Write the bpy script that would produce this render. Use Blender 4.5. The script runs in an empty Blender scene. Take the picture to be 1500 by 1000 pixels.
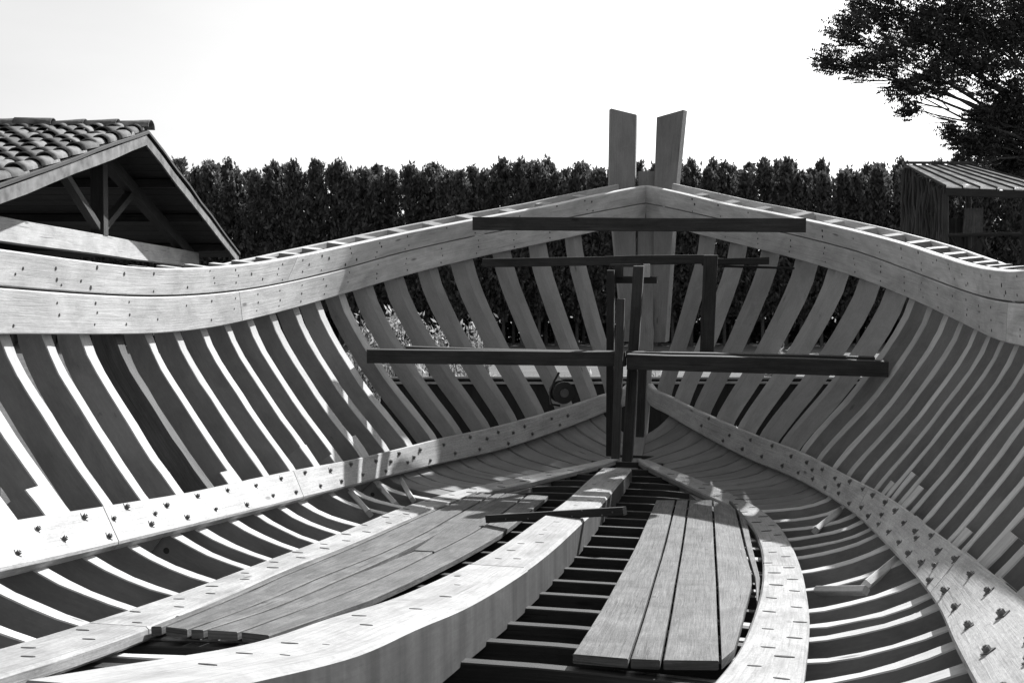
import bpy, bmesh, math, random
import numpy as np
from mathutils import Vector, Matrix

random.seed(7); rng = np.random.default_rng(7)
sc = bpy.context.scene
col = sc.collection

# ------------------------------------------------------------------ camera
K = 0.45                      # metres per frame spacing
H = 3.3                       # camera height over the ground
F_PX = 1637.67                # focal length in pixels of a 1500 px wide picture
TH, PH, RO = 0.196954, -0.0998670, -0.00474892     # ship heading, pitch and roll as the camera sees them
QC, S0 = 2.65153, 12.7706806  # camera offset from the keel line, station of frame 0
PW = -0.0275                  # camera pitch against the true horizon

def _cam_axis(x, y, w):
    c, s = math.cos(RO), math.sin(RO)
    x, y = c*x - s*y, s*x + c*y
    fw = w*math.cos(PH) - y*math.sin(PH); up = w*math.sin(PH) + y*math.cos(PH)
    return np.array([-fw*math.sin(TH) + x*math.cos(TH), fw*math.cos(TH) + x*math.sin(TH), up])
CR, CU, CF = _cam_axis(1, 0, 0), _cam_axis(0, 1, 0), _cam_axis(0, 0, 1)
WR = np.array([1., 0, 0]); WF = np.array([0, math.cos(PW), math.sin(PW)]); WU = np.array([0, -math.sin(PW), math.cos(PW)])
M_SW = np.outer(WR, CR) + np.outer(WU, CU) + np.outer(WF, CF)     # ship directions -> world directions
CAM = np.array([0, 0, H])

def W(q, s, z):               # ship coordinates (frame spacings) -> world metres
    return CAM + K*(M_SW @ np.array([q - QC, s, z], float))
def Wn(q, n, z): return W(q, n + S0, z)
def ship_of(p): 
    v = M_SW.T @ ((np.asarray(p) - CAM)/K); return np.array([v[0] + QC, v[1], v[2]])
def ray(px, py):
    return WR*(px - 750)/F_PX + WU*(500 - py)/F_PX + WF
def ray_ship(px, py): return M_SW.T @ ray(px, py)
def px_at(px, py, Y):         # point on the pixel's ray at forward distance Y
    d = ray(px, py); return CAM + d*(Y/d[1])
def px_station(px, py, n):    # ray meets the plane of frame station n -> ship coords
    d = ray_ship(px, py); t = (n + S0)/d[1]; return np.array([QC + t*d[0], n + S0, t*d[2]])

cam = bpy.data.cameras.new('camera'); cam.sensor_width = 36; cam.lens = 36*F_PX/1500
cam.clip_start = 0.05; cam.clip_end = 2000
camo = bpy.data.objects.new('camera', cam); col.objects.link(camo)
camo.matrix_world = Matrix((( WR[0], WU[0], -WF[0], CAM[0]), (WR[1], WU[1], -WF[1], CAM[1]), (WR[2], WU[2], -WF[2], CAM[2]), (0, 0, 0, 1)))
sc.camera = camo

# ------------------------------------------------------------------ sky, sun, exposure
SUN_AZ, SUN_EL = math.radians(35), math.radians(37)      # azimuth to the right of straight ahead
world = bpy.data.worlds.new('World'); sc.world = world; world.use_nodes = True
nt = world.node_tree; nt.nodes.clear()
out = nt.nodes.new('ShaderNodeOutputWorld'); bg = nt.nodes.new('ShaderNodeBackground')
sky = nt.nodes.new('ShaderNodeTexSky'); sky.sky_type = 'NISHITA'; sky.sun_disc = False
sky.sun_elevation = SUN_EL; sky.sun_rotation = SUN_AZ; sky.dust_density = 3.0; sky.air_density = 1.0
bw = nt.nodes.new('ShaderNodeRGBToBW'); nt.links.new(sky.outputs[0], bw.inputs[0])
tc = nt.nodes.new('ShaderNodeTexCoord'); mp = nt.nodes.new('ShaderNodeMapping'); mp.inputs['Scale'].default_value = (1, 1, 3.2)
nz = nt.nodes.new('ShaderNodeTexNoise'); nz.inputs['Scale'].default_value = 2.6; nz.inputs['Detail'].default_value = 7; nz.inputs['Roughness'].default_value = .55
nt.links.new(tc.outputs['Generated'], mp.inputs[0]); nt.links.new(mp.outputs[0], nz.inputs['Vector'])
mr = nt.nodes.new('ShaderNodeMapRange'); mr.inputs['From Min'].default_value = .3; mr.inputs['From Max'].default_value = .62
mr.inputs['To Min'].default_value = 4.0; mr.inputs['To Max'].default_value = 5.3
nt.links.new(nz.outputs['Fac'], mr.inputs['Value'])
mx = nt.nodes.new('ShaderNodeMix'); mx.data_type = 'FLOAT'; mx.inputs['Factor'].default_value = .3
nt.links.new(bw.outputs[0], mx.inputs[2]); nt.links.new(mr.outputs[0], mx.inputs[3])
nt.links.new(mx.outputs[0], bg.inputs['Color']); bg.inputs['Strength'].default_value = .1
nt.links.new(bg.outputs[0], out.inputs['Surface'])

sun = bpy.data.lights.new('sun', 'SUN'); sun.energy = 5.0; sun.angle = math.radians(.6); sun.color = (1, 1, 1)
suno = bpy.data.objects.new('sun', sun); col.objects.link(suno)
SD = Vector((math.sin(SUN_AZ)*math.cos(SUN_EL), math.cos(SUN_AZ)*math.cos(SUN_EL), math.sin(SUN_EL)))
suno.rotation_euler = SD.to_track_quat('Z', 'Y').to_euler(); suno.location = SD*40
sc.view_settings.view_transform = 'Standard'; sc.view_settings.look = 'None'
sc.view_settings.gamma = 1; sc.view_settings.exposure = 1.0; sc.view_settings.use_curve_mapping = False
sc.cycles.max_bounces = 6; sc.cycles.diffuse_bounces = 2; sc.cycles.transparent_max_bounces = 4

# ------------------------------------------------------------------ materials
def new_mat(name):
    m = bpy.data.materials.new(name); m.use_nodes = True
    t = m.node_tree; b = t.nodes['Principled BSDF']
    return m, t, b
def wood(name, val, contrast=.25, rough=.75, stain=.35, scale=1.0, crack=.5, bump=.5, streak=0.0, vary=.16, fine=.07):
    m, t, b = new_mat(name); N = t.nodes.new; L = t.links.new
    uv = N('ShaderNodeUVMap'); oi = N('ShaderNodeObjectInfo')
    def mapping(sx, sy):
        q = N('ShaderNodeMapping'); q.inputs['Scale'].default_value = (sx*scale, sy*scale, 1)
        L(uv.outputs[0], q.inputs[0]); return q
    def noise(mp_, sc_, det, ro=.55, dist=0):
        q = N('ShaderNodeTexNoise'); q.inputs['Scale'].default_value = sc_; q.inputs['Detail'].default_value = det
        q.inputs['Roughness'].default_value = ro; q.inputs['Distortion'].default_value = dist
        L(mp_.outputs[0], q.inputs['Vector']); return q
    def rng_(src, a, b_, c, d):
        q = N('ShaderNodeMapRange'); q.inputs['From Min'].default_value = a; q.inputs['From Max'].default_value = b_
        q.inputs['To Min'].default_value = c; q.inputs['To Max'].default_value = d; L(src, q.inputs['Value']); return q
    def mul(a, b_):
        q = N('ShaderNodeMath'); q.operation = 'MULTIPLY'; L(a, q.inputs[0])
        if hasattr(b_, 'is_linked'): L(b_, q.inputs[1])
        else: q.inputs[1].default_value = b_
        return q
    grain = noise(mapping(2.2, 62), 1.0, 8, .68, .8)
    g = rng_(grain.outputs['Fac'], .32, .68, 1 - contrast*1.25, 1 + contrast*.8)
    blotch = noise(mapping(1.3, 2.6), 1.7, 8, .66, .5)
    bl = rng_(blotch.outputs['Fac'], .32, .62, 1 - stain, 1.08)
    fn_ = noise(mapping(30, 75), 1.0, 5, .7)
    fi = rng_(fn_.outputs['Fac'], .32, .68, 1 - fine*1.3, 1 + fine)
    ck = noise(mapping(1.1, 34), 1.3, 3, .5, .35)
    c1 = rng_(ck.outputs['Fac'], .32, .345, 1 - crack, 1)
    dt = noise(mapping(5.5, 9), 1.0, 6, .75)
    d1 = rng_(dt.outputs['Fac'], .27, .36, .55, 1)                   # small dirt spots
    vor = N('ShaderNodeTexVoronoi'); vor.feature = 'F1'; vor.inputs['Scale'].default_value = 1.0
    vm = mapping(1.1, 3.4); L(vm.outputs[0], vor.inputs['Vector'])
    kn = rng_(vor.outputs['Distance'], .03, .07, .4, 1)          # knots
    rv = rng_(oi.outputs['Random'], 0, 1, 1 - vary, 1 + vary*.5)
    v = mul(mul(mul(g.outputs[0], bl.outputs[0]).outputs[0], fi.outputs[0]).outputs[0], mul(c1.outputs[0], kn.outputs[0]).outputs[0])
    v = mul(mul(v.outputs[0], d1.outputs[0]).outputs[0], rv.outputs[0])
    if streak:
        sn = noise(mapping(7.5, .25), 1.0, 3)
        v = mul(v.outputs[0], rng_(sn.outputs['Fac'], .35, .7, 1 - streak, 1 + streak*.5).outputs[0])
    v = mul(v.outputs[0], val)
    L(v.outputs[0], b.inputs['Base Color'])
    b.inputs['Roughness'].default_value = rough; b.inputs['Specular IOR Level'].default_value = .3
    bp = N('ShaderNodeBump'); bp.inputs['Strength'].default_value = bump; bp.inputs['Distance'].default_value = .006
    hh = mul(grain.outputs['Fac'], c1.outputs[0]); L(hh.outputs[0], bp.inputs['Height']); L(bp.outputs[0], b.inputs['Normal'])
    return m
def plain(name, val, rough=.8, var=.3, scale=6., bump=.0, metallic=0., ovar=.2):
    m, t, b = new_mat(name); N = t.nodes.new; L = t.links.new
    c = N('ShaderNodeTexCoord'); n = N('ShaderNodeTexNoise'); n.inputs['Scale'].default_value = scale; n.inputs['Detail'].default_value = 6
    L(c.outputs['Object'], n.inputs['Vector'])
    r = N('ShaderNodeMapRange'); r.inputs['From Min'].default_value = .3; r.inputs['From Max'].default_value = .7
    r.inputs['To Min'].default_value = val*(1 - var); r.inputs['To Max'].default_value = val*(1 + var); L(n.outputs['Fac'], r.inputs['Value'])
    oi = N('ShaderNodeObjectInfo'); r2 = N('ShaderNodeMapRange'); r2.inputs['To Min'].default_value = 1 - ovar; r2.inputs['To Max'].default_value = 1 + ovar
    L(oi.outputs['Random'], r2.inputs['Value'])
    k = N('ShaderNodeMath'); k.operation = 'MULTIPLY'; L(r.outputs[0], k.inputs[0]); L(r2.outputs[0], k.inputs[1])
    L(k.outputs[0], b.inputs['Base Color']); b.inputs['Roughness'].default_value = rough; b.inputs['Metallic'].default_value = metallic
    if bump:
        bp = N('ShaderNodeBump'); bp.inputs['Strength'].default_value = bump; bp.inputs['Distance'].default_value = .01
        L(n.outputs['Fac'], bp.inputs['Height']); L(bp.outputs[0], b.inputs['Normal'])
    return m
def leafmat(name, val, trans=.35):
    m, t, b = new_mat(name); N = t.nodes.new; L = t.links.new
    g = N('ShaderNodeNewGeometry'); r = N('ShaderNodeMapRange'); r.inputs['To Min'].default_value = val*.55; r.inputs['To Max'].default_value = val*1.5
    L(g.outputs['Random Per Island'], r.inputs['Value']); L(r.outputs[0], b.inputs['Base Color'])
    b.inputs['Roughness'].default_value = .55
    tr = N('ShaderNodeBsdfTranslucent'); L(r.outputs[0], tr.inputs['Color'])
    mx_ = N('ShaderNodeMixShader'); mx_.inputs[0].default_value = trans
    L(b.outputs[0], mx_.inputs[1]); L(tr.outputs[0], mx_.inputs[2]); L(mx_.outputs[0], t.nodes['Material Output'].inputs['Surface'])
    return m
MW = dict(
    clamp=wood('pale_planed_oak', .48, .16, stain=.32, crack=.22),
    stringer=wood('pale_sawn_oak', .37, .18, stain=.3, crack=.18, fine=.16),
    floorstr=wood('worn_floor_stringer_oak', .31, .22, stain=.4, crack=.2, fine=.14),
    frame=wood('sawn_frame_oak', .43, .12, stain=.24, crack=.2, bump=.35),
    bowframe=wood('shade_grey_bow_frame', .27, .06, stain=.2, crack=.0, bump=.15, vary=.2),  # bow frames grey on every face, putting the bow's shade into the colour
    greyframe=wood('grey_frame_oak', .18, .07, stain=.28, crack=.0, bump=.1, vary=.2),  # darker and smoother than the inner faces of the frames
    darkframe=wood('old_dark_frame_oak', .06, .3, stain=.4),
    keelson=wood('keelson_oak', .33, .2, stain=.38, crack=.25),
    keelside=wood('dark_keelson_side', .08, .1, stain=.4, crack=.0, bump=.1, streak=.45),  # sides darker than the keelson top, with upright streaks
    floor=wood('tarred_floor_oak', .03, .3, stain=.5, rough=.6),
    board=wood('weathered_walkway_board', .13, .42, stain=.5, crack=.55, fine=.2, scale=1.3, streak=.12, vary=.2),
    brace=wood('old_brown_brace', .035, .35, stain=.5, rough=.8),
    post=wood('old_prop_post', .045, .35, stain=.4),
    stem=wood('stem_oak', .21, .12, stain=.2, crack=.3),
    shed=wood('aged_shed_timber', .035, .3, stain=.4),
    shedpale=wood('pale_tie_beam', .38, .16, stain=.3),
    stick=wood('barked_sticks', .05, .3, stain=.5, vary=.5),
    fence=wood('dark_fence_board', .012, .3), rail=wood('pale_fence_rail', .3, .2),
    batten=wood('dark_nailed_batten', .018, .3, stain=.5))
M_LICHEN = plain('lichened_barge', .13, .9, .55, 7, .3)
M_IRON = plain('dark_iron', .11, .55, .4, 30, metallic=.3)
M_HOLE = plain('dark_hole_and_nail', .02, .9, .3)  # near-black discs give open holes their inner darkness; nail heads share it
M_TILE = plain('old_clay_tile', .10, .9, .8, 9, .5, ovar=.55)
M_BLACK = plain('black_plastic', .012, .45, .3)
M_GREYHUB = plain('grey_hub', .09, .5, .2)
M_SHEET = plain('weathered_roof_sheet', .75, .6, .35, 5)
M_BARK = plain('bark', .05, .95, .4, 9, .8)
M_POP = leafmat('poplar_leaves', .08, .4)
M_UNDER = leafmat('understorey_leaves', .022, .25)
M_TREE = leafmat('broadleaf_leaves', .03, .3)
M_SHRUB = leafmat('pale_shrub_leaves', .30, .45)
def ground_mat():
    m, t, b = new_mat('trodden_ground'); N = t.nodes.new; L = t.links.new
    c = N('ShaderNodeTexCoord'); n = N('ShaderNodeTexNoise'); n.inputs['Scale'].default_value = .35; n.inputs['Detail'].default_value = 9
    n2 = N('ShaderNodeTexNoise'); n2.inputs['Scale'].default_value = 14; n2.inputs['Detail'].default_value = 5
    L(c.outputs['Object'], n.inputs['Vector']); L(c.outputs['Object'], n2.inputs['Vector'])
    r = N('ShaderNodeMapRange'); r.inputs['From Min'].default_value = .3; r.inputs['From Max'].default_value = .7; r.inputs['To Min'].default_value = .03; r.inputs['To Max'].default_value = .075
    L(n.outputs['Fac'], r.inputs['Value'])
    r2 = N('ShaderNodeMapRange'); r2.inputs['From Min'].default_value = .3; r2.inputs['From Max'].default_value = .7; r2.inputs['To Min'].default_value = .6; r2.inputs['To Max'].default_value = 1.4
    L(n2.outputs['Fac'], r2.inputs['Value'])
    k = N('ShaderNodeMath'); k.operation = 'MULTIPLY'; L(r.outputs[0], k.inputs[0]); L(r2.outputs[0], k.inputs[1]); L(k.outputs[0], b.inputs['Base Color'])
    b.inputs['Roughness'].default_value = .95
    bp = N('ShaderNodeBump'); bp.inputs['Strength'].default_value = .7; bp.inputs['Distance'].default_value = .05; L(n2.outputs['Fac'], bp.inputs['Height']); L(bp.outputs[0], b.inputs['Normal'])
    return m
M_GROUND = ground_mat()

# ------------------------------------------------------------------ builders
def tag(o, label=None, cat=None, group=None, kind=None):
    if label: o['label'] = label
    if cat: o['category'] = cat
    if group: o['group'] = group
    if kind: o['kind'] = kind
    return o
def link(name, me, mat=None, parent=None):
    o = bpy.data.objects.new(name, me); col.objects.link(o)
    if mat is not None and me is not None and not me.materials: me.materials.append(mat)
    if parent is not None:
        o.parent = parent
        if parent.type == 'EMPTY': o.matrix_parent_inverse = Matrix.Translation(-parent.location)
    return o
def thing(name, label, cat, loc, group=None):
    e = bpy.data.objects.new(name, None); col.objects.link(e); e.location = Vector([float(v) for v in loc]); e.empty_display_size = .2
    return tag(e, label, cat, group)
def chamfer(c, r):
    """4 corner points -> 8 points with cut corners"""
    c = [np.asarray(p, float) for p in c]; o = []
    for i in range(4):
        p, a, b = c[i], c[i-1], c[(i+1) % 4]
        da, db = a - p, b - p; la, lb = np.linalg.norm(da), np.linalg.norm(db)
        o.append(p + da/la*min(r, la*.4)); o.append(p + db/lb*min(r, lb*.4))
    return o
def loft_data(secs):
    S = np.array(secs, float); n, m = S.shape[:2]
    ce = S.mean(1); u = np.concatenate([[0], np.cumsum(np.linalg.norm(np.diff(ce, axis=0), axis=1))])
    gi = np.concatenate([[0], np.cumsum(np.linalg.norm(np.roll(S[n//2], -1, 0) - S[n//2], axis=1))])
    ou, ov = random.random()*60, random.random()*60
    V = S.reshape(-1, 3); Fc = []; UV = []
    for i in range(n - 1):
        for j in range(m):
            k = (j + 1) % m
            Fc.append((i*m + j, i*m + k, (i+1)*m + k, (i+1)*m + j))
            UV += [(ou+u[i], ov+gi[j]), (ou+u[i], ov+gi[j+1]), (ou+u[i+1], ov+gi[j+1]), (ou+u[i+1], ov+gi[j])]
    for i, idx in ((0, range(m-1, -1, -1)), (n-1, range(m))):
        idx = list(idx); Fc.append(tuple(i*m + j for j in idx))
        o_, e1 = S[i][0], S[i][2] - S[i][1]; e1 = e1/(np.linalg.norm(e1)+1e-9)
        e2 = S[i][4 % m] - S[i][3 % m]; e2 = e2/(np.linalg.norm(e2)+1e-9)
        for j in idx: UV.append((ou + 7 + (S[i][j]-o_) @ e1*.4, ov + (S[i][j]-o_) @ e2))
    return V, Fc, UV
def mesh_from(V, Fc, UV=None, name='m', sharp=35):
    me = bpy.data.meshes.new(name); me.from_pydata([tuple(v) for v in V], [], Fc)
    if UV is not None:
        l = me.uv_layers.new(name='UVMap'); l.data.foreach_set('uv', np.array(UV, np.float32).ravel())
    bm = bmesh.new(); bm.from_mesh(me); bmesh.ops.recalc_face_normals(bm, faces=bm.faces); bm.to_mesh(me); bm.free()
    if sharp:
        me.shade_smooth(); me.set_sharp_from_angle(angle=math.radians(sharp))
    return me
def loft(name, secs, mat, parent=None, mat2=None, keep=()):
    """mat2 covers every long face except those whose index is in keep"""
    V, Fc, UV = loft_data(secs); me = mesh_from(V, Fc, UV, name); m = len(secs[0]); n = len(secs)
    if mat2 is not None:
        me.materials.append(mat); me.materials.append(mat2)
        ids = [0 if (i % m) in keep else 1 for i in range((n-1)*m)] + [0, 0]
        me.polygons.foreach_set('material_index', ids)
    return link(name, me, mat, parent)
def beam(name, a, b, w, h, mat, parent=None, up=(0, 0, 1), c=.004, segs=4, wob=0.0, taper=1.0):
    """squared timber from a to b: w across, h along up"""
    a, b = np.asarray(a, float), np.asarray(b, float); d = b - a; d /= np.linalg.norm(d)
    up = np.asarray(up, float); sd = np.cross(d, up); sd /= np.linalg.norm(sd); up = np.cross(sd, d)
    secs = []
    for i in range(segs + 1):
        t = i/segs; p = a + (b - a)*t + (rng.normal(0, wob, 3) if wob and 0 < i < segs else 0); k = 1 + (taper - 1)*t
        secs.append(chamfer([p - sd*w/2*k - up*h/2, p + sd*w/2*k - up*h/2, p + sd*w/2*k + up*h/2, p - sd*w/2*k + up*h/2], c))
    return loft(name, secs, mat, parent)
def pole(name, pts, radii, mat, parent=None, sides=7):
    pts = [np.asarray(p, float) for p in pts]; secs = []
    for i, p in enumerate(pts):
        d = pts[min(i+1, len(pts)-1)] - pts[max(i-1, 0)]; d /= np.linalg.norm(d)
        r0 = np.array([0., 0, 1]) if abs(d[2]) < .8 else np.array([1., 0, 0])
        a = np.cross(d, r0); a /= np.linalg.norm(a); b = np.cross(d, a)
        secs.append([p + radii[i]*(math.cos(2*math.pi*k/sides)*a + math.sin(2*math.pi*k/sides)*b) for k in range(sides)])
    if name is None: return secs
    return loft(name, secs, mat, parent)
def merge(parts):
    V, Fc, UV, o = [], [], [], 0
    for v, f, u in parts:
        V.append(np.asarray(v)); Fc += [tuple(i + o for i in q) for q in f]; UV += list(u); o += len(v)
    return np.concatenate(V), Fc, UV
def crspline(P, per=8):
    """centripetal-ish Catmull-Rom through 2D/3D points"""
    P = np.asarray(P, float); Q = np.vstack([2*P[0]-P[1], P, 2*P[-1]-P[-2]]); o = []
    for i in range(1, len(Q)-2):
        p0, p1, p2, p3 = Q[i-1:i+3]
        t = [0]
        for a, b in ((p0, p1), (p1, p2), (p2, p3)): t.append(t[-1] + max(np.linalg.norm(b-a), 1e-4)**.5)
        for k in range(per):
            x = t[1] + (t[2]-t[1])*k/per
            A1 = (t[1]-x)/(t[1]-t[0])*p0 + (x-t[0])/(t[1]-t[0])*p1
            A2 = (t[2]-x)/(t[2]-t[1])*p1 + (x-t[1])/(t[2]-t[1])*p2
            A3 = (t[3]-x)/(t[3]-t[2])*p2 + (x-t[2])/(t[3]-t[2])*p3
            B1 = (t[2]-x)/(t[2]-t[0])*A1 + (x-t[0])/(t[2]-t[0])*A2
            B2 = (t[3]-x)/(t[3]-t[1])*A2 + (x-t[1])/(t[3]-t[1])*A3
            o.append((t[2]-x)/(t[2]-t[1])*B1 + (x-t[1])/(t[2]-t[1])*B2)
    o.append(P[-1]); return np.array(o)

# ------------------------------------------------------------------ ground
gm = bpy.data.meshes.new('ground'); R = 900
gm.from_pydata([(-R, -R, 0), (R, -R, 0), (R, R, 0), (-R, R, 0)], [], [(0, 1, 2, 3)])
tag(link('ground', gm, M_GROUND), 'dark trodden ground around the boat', 'ground', kind='structure')

# ------------------------------------------------------------------ the boat: hull lines (station n, half breadth q, height z)
def table(rows):
    a = np.array(rows, float)
    d = crspline(a, 10); return lambda n: (float(np.interp(n, d[:, 0], d[:, 1])), float(np.interp(n, d[:, 0], d[:, 2])))
CBOT = table([(-9, 5.9, -.45), (-6, 6.1, -.75), (-4, 6.2, -.95), (-2, 6.3, -1.13), (0, 6.4, -1.31), (2, 6.52, -1.5), (4, 6.62, -1.67), (6, 6.66, -1.75), (8, 6.67, -1.73), (10, 6.52, -1.63), (12, 6.17, -1.45), (14, 5.36, -1.13), (16, 4.02, -.74), (18, 2.4, -.35), (19, 1.56, -.15), (21.1, 0.0, .26)])
SEAMZ = [(-9, .18), (-6, -.12), (-4, -.32), (-2, -.52), (0, -.72), (2, -.91), (4, -1.06), (6, -1.13), (8, -1.13), (10, -1.04), (12, -.86), (14, -.53), (16, -.16), (18, .21), (19, .41), (21, .75)]
CTOPZ = [(-9, .65), (-6, .35), (-4, .15), (-2, -.05), (0, -.25), (2, -.45), (4, -.61), (6, -.66), (8, -.64), (10, -.53), (12, -.34), (14, -.06), (16, .29), (18, .67), (19, .9), (21, 1.28)]
_sz, _cz = crspline(SEAMZ, 8), crspline(CTOPZ, 8)
seam_z = lambda n: float(np.interp(n, _sz[:, 0], _sz[:, 1])); ctop_z = lambda n: float(np.interp(n, _cz[:, 0], _cz[:, 1]))
def SEAM(n): return CBOT(n)[0] - .04, seam_z(n)
def CTOP(n): return CBOT(n)[0] - .08 - .1*max(0, min(1, (n-10)/6))*(1 if n < 19 else max(0, (21-n)/2)), ctop_z(n)
BTOP = table([(-9, 4.4, -2.0), (-6, 4.7, -2.5), (-4, 4.85, -2.8), (-2, 4.95, -3.12), (0, 5.02, -3.45), (2, 5.09, -3.77), (4, 5.09, -4.03), (6, 5.0, -4.28), (8, 4.82, -4.53), (10, 4.48, -4.7), (12, 3.97, -4.8), (14, 3.15, -4.87), (16, 2.11, -4.8), (18, .95, -4.62), (19.5, .2, -4.4), (21, .12, -2.9)])
BBOT = table([(-9, 3.8, -2.35), (-6, 4.15, -2.85), (-4, 4.33, -3.17), (-2, 4.56, -3.55), (0, 4.68, -3.88), (2, 4.72, -4.18), (4, 4.73, -4.47), (6, 4.71, -4.75), (8, 4.58, -5.0), (10, 4.28, -5.2), (12, 3.8, -5.36), (14, 3.0, -5.45), (16, 2.0, -5.35), (18, .88, -5.12), (19.5, .16, -4.9), (21, .1, -3.4)])
FOUT = table([(-9, 2.7, -2.4), (-6, 3.0, -3.1), (-4.8, 3.15, -3.39), (-2.8, 3.33, -3.8), (-.8, 3.49, -4.17), (1.2, 3.58, -4.48), (3.2, 3.63, -4.78), (5.2, 3.6, -5.02), (7.2, 3.47, -5.22), (9.2, 3.15, -5.42), (11.2, 2.52, -5.6), (13.2, 1.8, -5.78), (15.2, .9, -5.93), (16.6, .3, -5.96), (18, .2, -5.7), (19.5, .14, -5.2), (21, .1, -3.8)])
FIN = table([(-9, 1.9, -2.36), (-6, 2.3, -3.08), (-4.8, 2.46, -3.37), (-2.8, 2.72, -3.8), (-.8, 2.9, -4.15), (1.2, 3.03, -4.48), (3.2, 3.1, -4.81), (5.2, 3.11, -5.06), (7.2, 2.98, -5.27), (9.2, 2.63, -5.45), (11.2, 1.93, -5.62), (13.2, 1.15, -5.76), (15.2, .4, -5.9), (16, .2, -5.93)])
_ft = crspline([(-9.5, -2.6), (-7, -3.1), (-3.53, -3.74), (-1.5, -4.12), (.6, -4.47), (2.5, -4.75), (4.6, -5.02), (6.4, -5.2), (8.6, -5.44), (11, -5.66), (14, -5.9), (17, -6.0)], 8)
floor_z = lambda n: float(np.interp(n, _ft[:, 0], _ft[:, 1]))
TC, TB, TF = .16, .17, .14          # thickness of clamp, bilge stringer, floor stringer
def plan_normal(fn, n):
    """outward direction (dq, dn) square to a hull line in plan"""
    a, b = fn(n-.2), fn(n+.2); dq = (b[0]-a[0])/.4; l = math.hypot(1, dq); return 1/l, -dq/l
def hull_curve(n):
    """inner face of the frames at station n, from keelson to rail"""
    bul = .1 + .1*max(0, min(1, (n-6)/5))*max(0, min(1, (20.5-n)/3))
    fo, bb, bt, cb, ct = FOUT(n), BBOT(n), BTOP(n), CBOT(n), CTOP(n)
    k = min(1, max(.15, (20.8-n)/6)) if n > 14 else 1
    nb = plan_normal(CBOT, n); w = min(2.2, 1/max(nb[0], .4)); nbb = plan_normal(BTOP, n); wb = min(2.2, 1/max(nbb[0], .4))
    fz = floor_z(n) if n < 15 else fo[1] - .15
    md = ((bt[0]+cb[0])/2 + bul*.85 + .1, (bt[1]+cb[1])/2 - bul*.5 - .08)
    P = [(min(.36, fo[0]*.5), fz), (fo[0]*.55, (fz + fo[1]-TF)/2 - .02), (fo[0], fo[1]-TF),
         (bb[0]+TB*.75*wb, bb[1]-TB*.55), (bt[0]+TB*.85*wb, bt[1]-TB*.45), md, (cb[0]+TC*w, cb[1]), (ct[0]+TC*w, ct[1]+.02)]
    return crspline(P, 10)            # 71 samples: 0 keelson .. 30 bilge .. 40 .. 60 clamp bottom .. 70 top
boat = thing('wooden_boat_hull', 'open wooden boat hull under construction, bare curved frames meeting at a stem with two posts', 'boat', Wn(0, 8, -6.6)*np.array([1, 1, 0]))

def make_frame(name, side, n, i0, i1, sided, mould, mat, mould0=None, sided1=None, sway=.012):
    a, b = hull_curve(n - sided/2), hull_curve(n + sided/2); ph_ = rng.random()*6.28; sd0 = sided
    c = (a + b)/2
    nb = plan_normal(CBOT, n); wmul = 1.0
    idx = [i for i in np.linspace(i0, i1, max(6, int((i1-i0)/2)+1))]
    secs = []
    for j, t in enumerate(idx):
        g = lambda arr: np.array([np.interp(t, range(len(arr)), arr[:, 0]), np.interp(t, range(len(arr)), arr[:, 1])])
        pa, pb = g(a), g(b)
        t2 = min(t+1, len(c)-1); t1 = max(t-1, 0)
        h = lambda x: np.array([np.interp(x, range(len(c)), c[:, 0]), np.interp(x, range(len(c)), c[:, 1])])
        d = h(t2) - h(t1); d /= np.linalg.norm(d)+1e-9
        nn = np.array([d[1], -d[0]])             # outward / downward
        if nn[0] < 0 and nn[1] > 0: nn = -nn
        m = (mould if mould0 is None else mould0 + (mould-mould0)*j/(len(idx)-1))*wmul
        u_ = j/(len(idx)-1); sided = sd0 if sided1 is None else sd0 + (sided1 - sd0)*u_**1.6; nn_ = n + sway*math.sin(ph_ + 4.5*u_)
        pts = [(pa, nn_ - sided/2), (pb, nn_ + sided/2), (pb + nn*m, nn_ + sided/2), (pa + nn*m, nn_ - sided/2)]
        jt = rng.normal(0, .0035, (4, 3))
        secs.append(chamfer([Wn(side*(p[0]+e[0]), s + e[1], p[1]+e[2]) for (p, s), e in zip(pts, jt)], .006))
    fo_ = loft(name, secs, mat, boat, MW['greyframe'] if mat is MW['frame'] else None, (0, 1, 2))
    if rng.random() < (.4 if sided1 else .12) and n < 12:
        k_ = int(len(secs)*(.35 + .5*rng.random())); S_ = secs[k_]; S2 = secs[k_-1]
        HOLES.append((fo_, S_, S2))
    return fo_
HOLES = []

# upper frames: every station both sides
for side in (-1, 1):
    for n in range(-8, 20):
        jit = rng.normal(0, .012)
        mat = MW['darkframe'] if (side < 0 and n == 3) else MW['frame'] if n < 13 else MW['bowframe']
        top = 70
        i0 = 31 if n < 12 else 33
        make_frame('frame', side, n + jit, i0, top, .25 + rng.normal(0, .012), {12: .38, 13: .36, 14: .35, 15: .33, 16: .42, 17: .26, 18: .25, 19: .24}  .get(n, .37), mat, .46 if n < 12 else .34)
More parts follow.
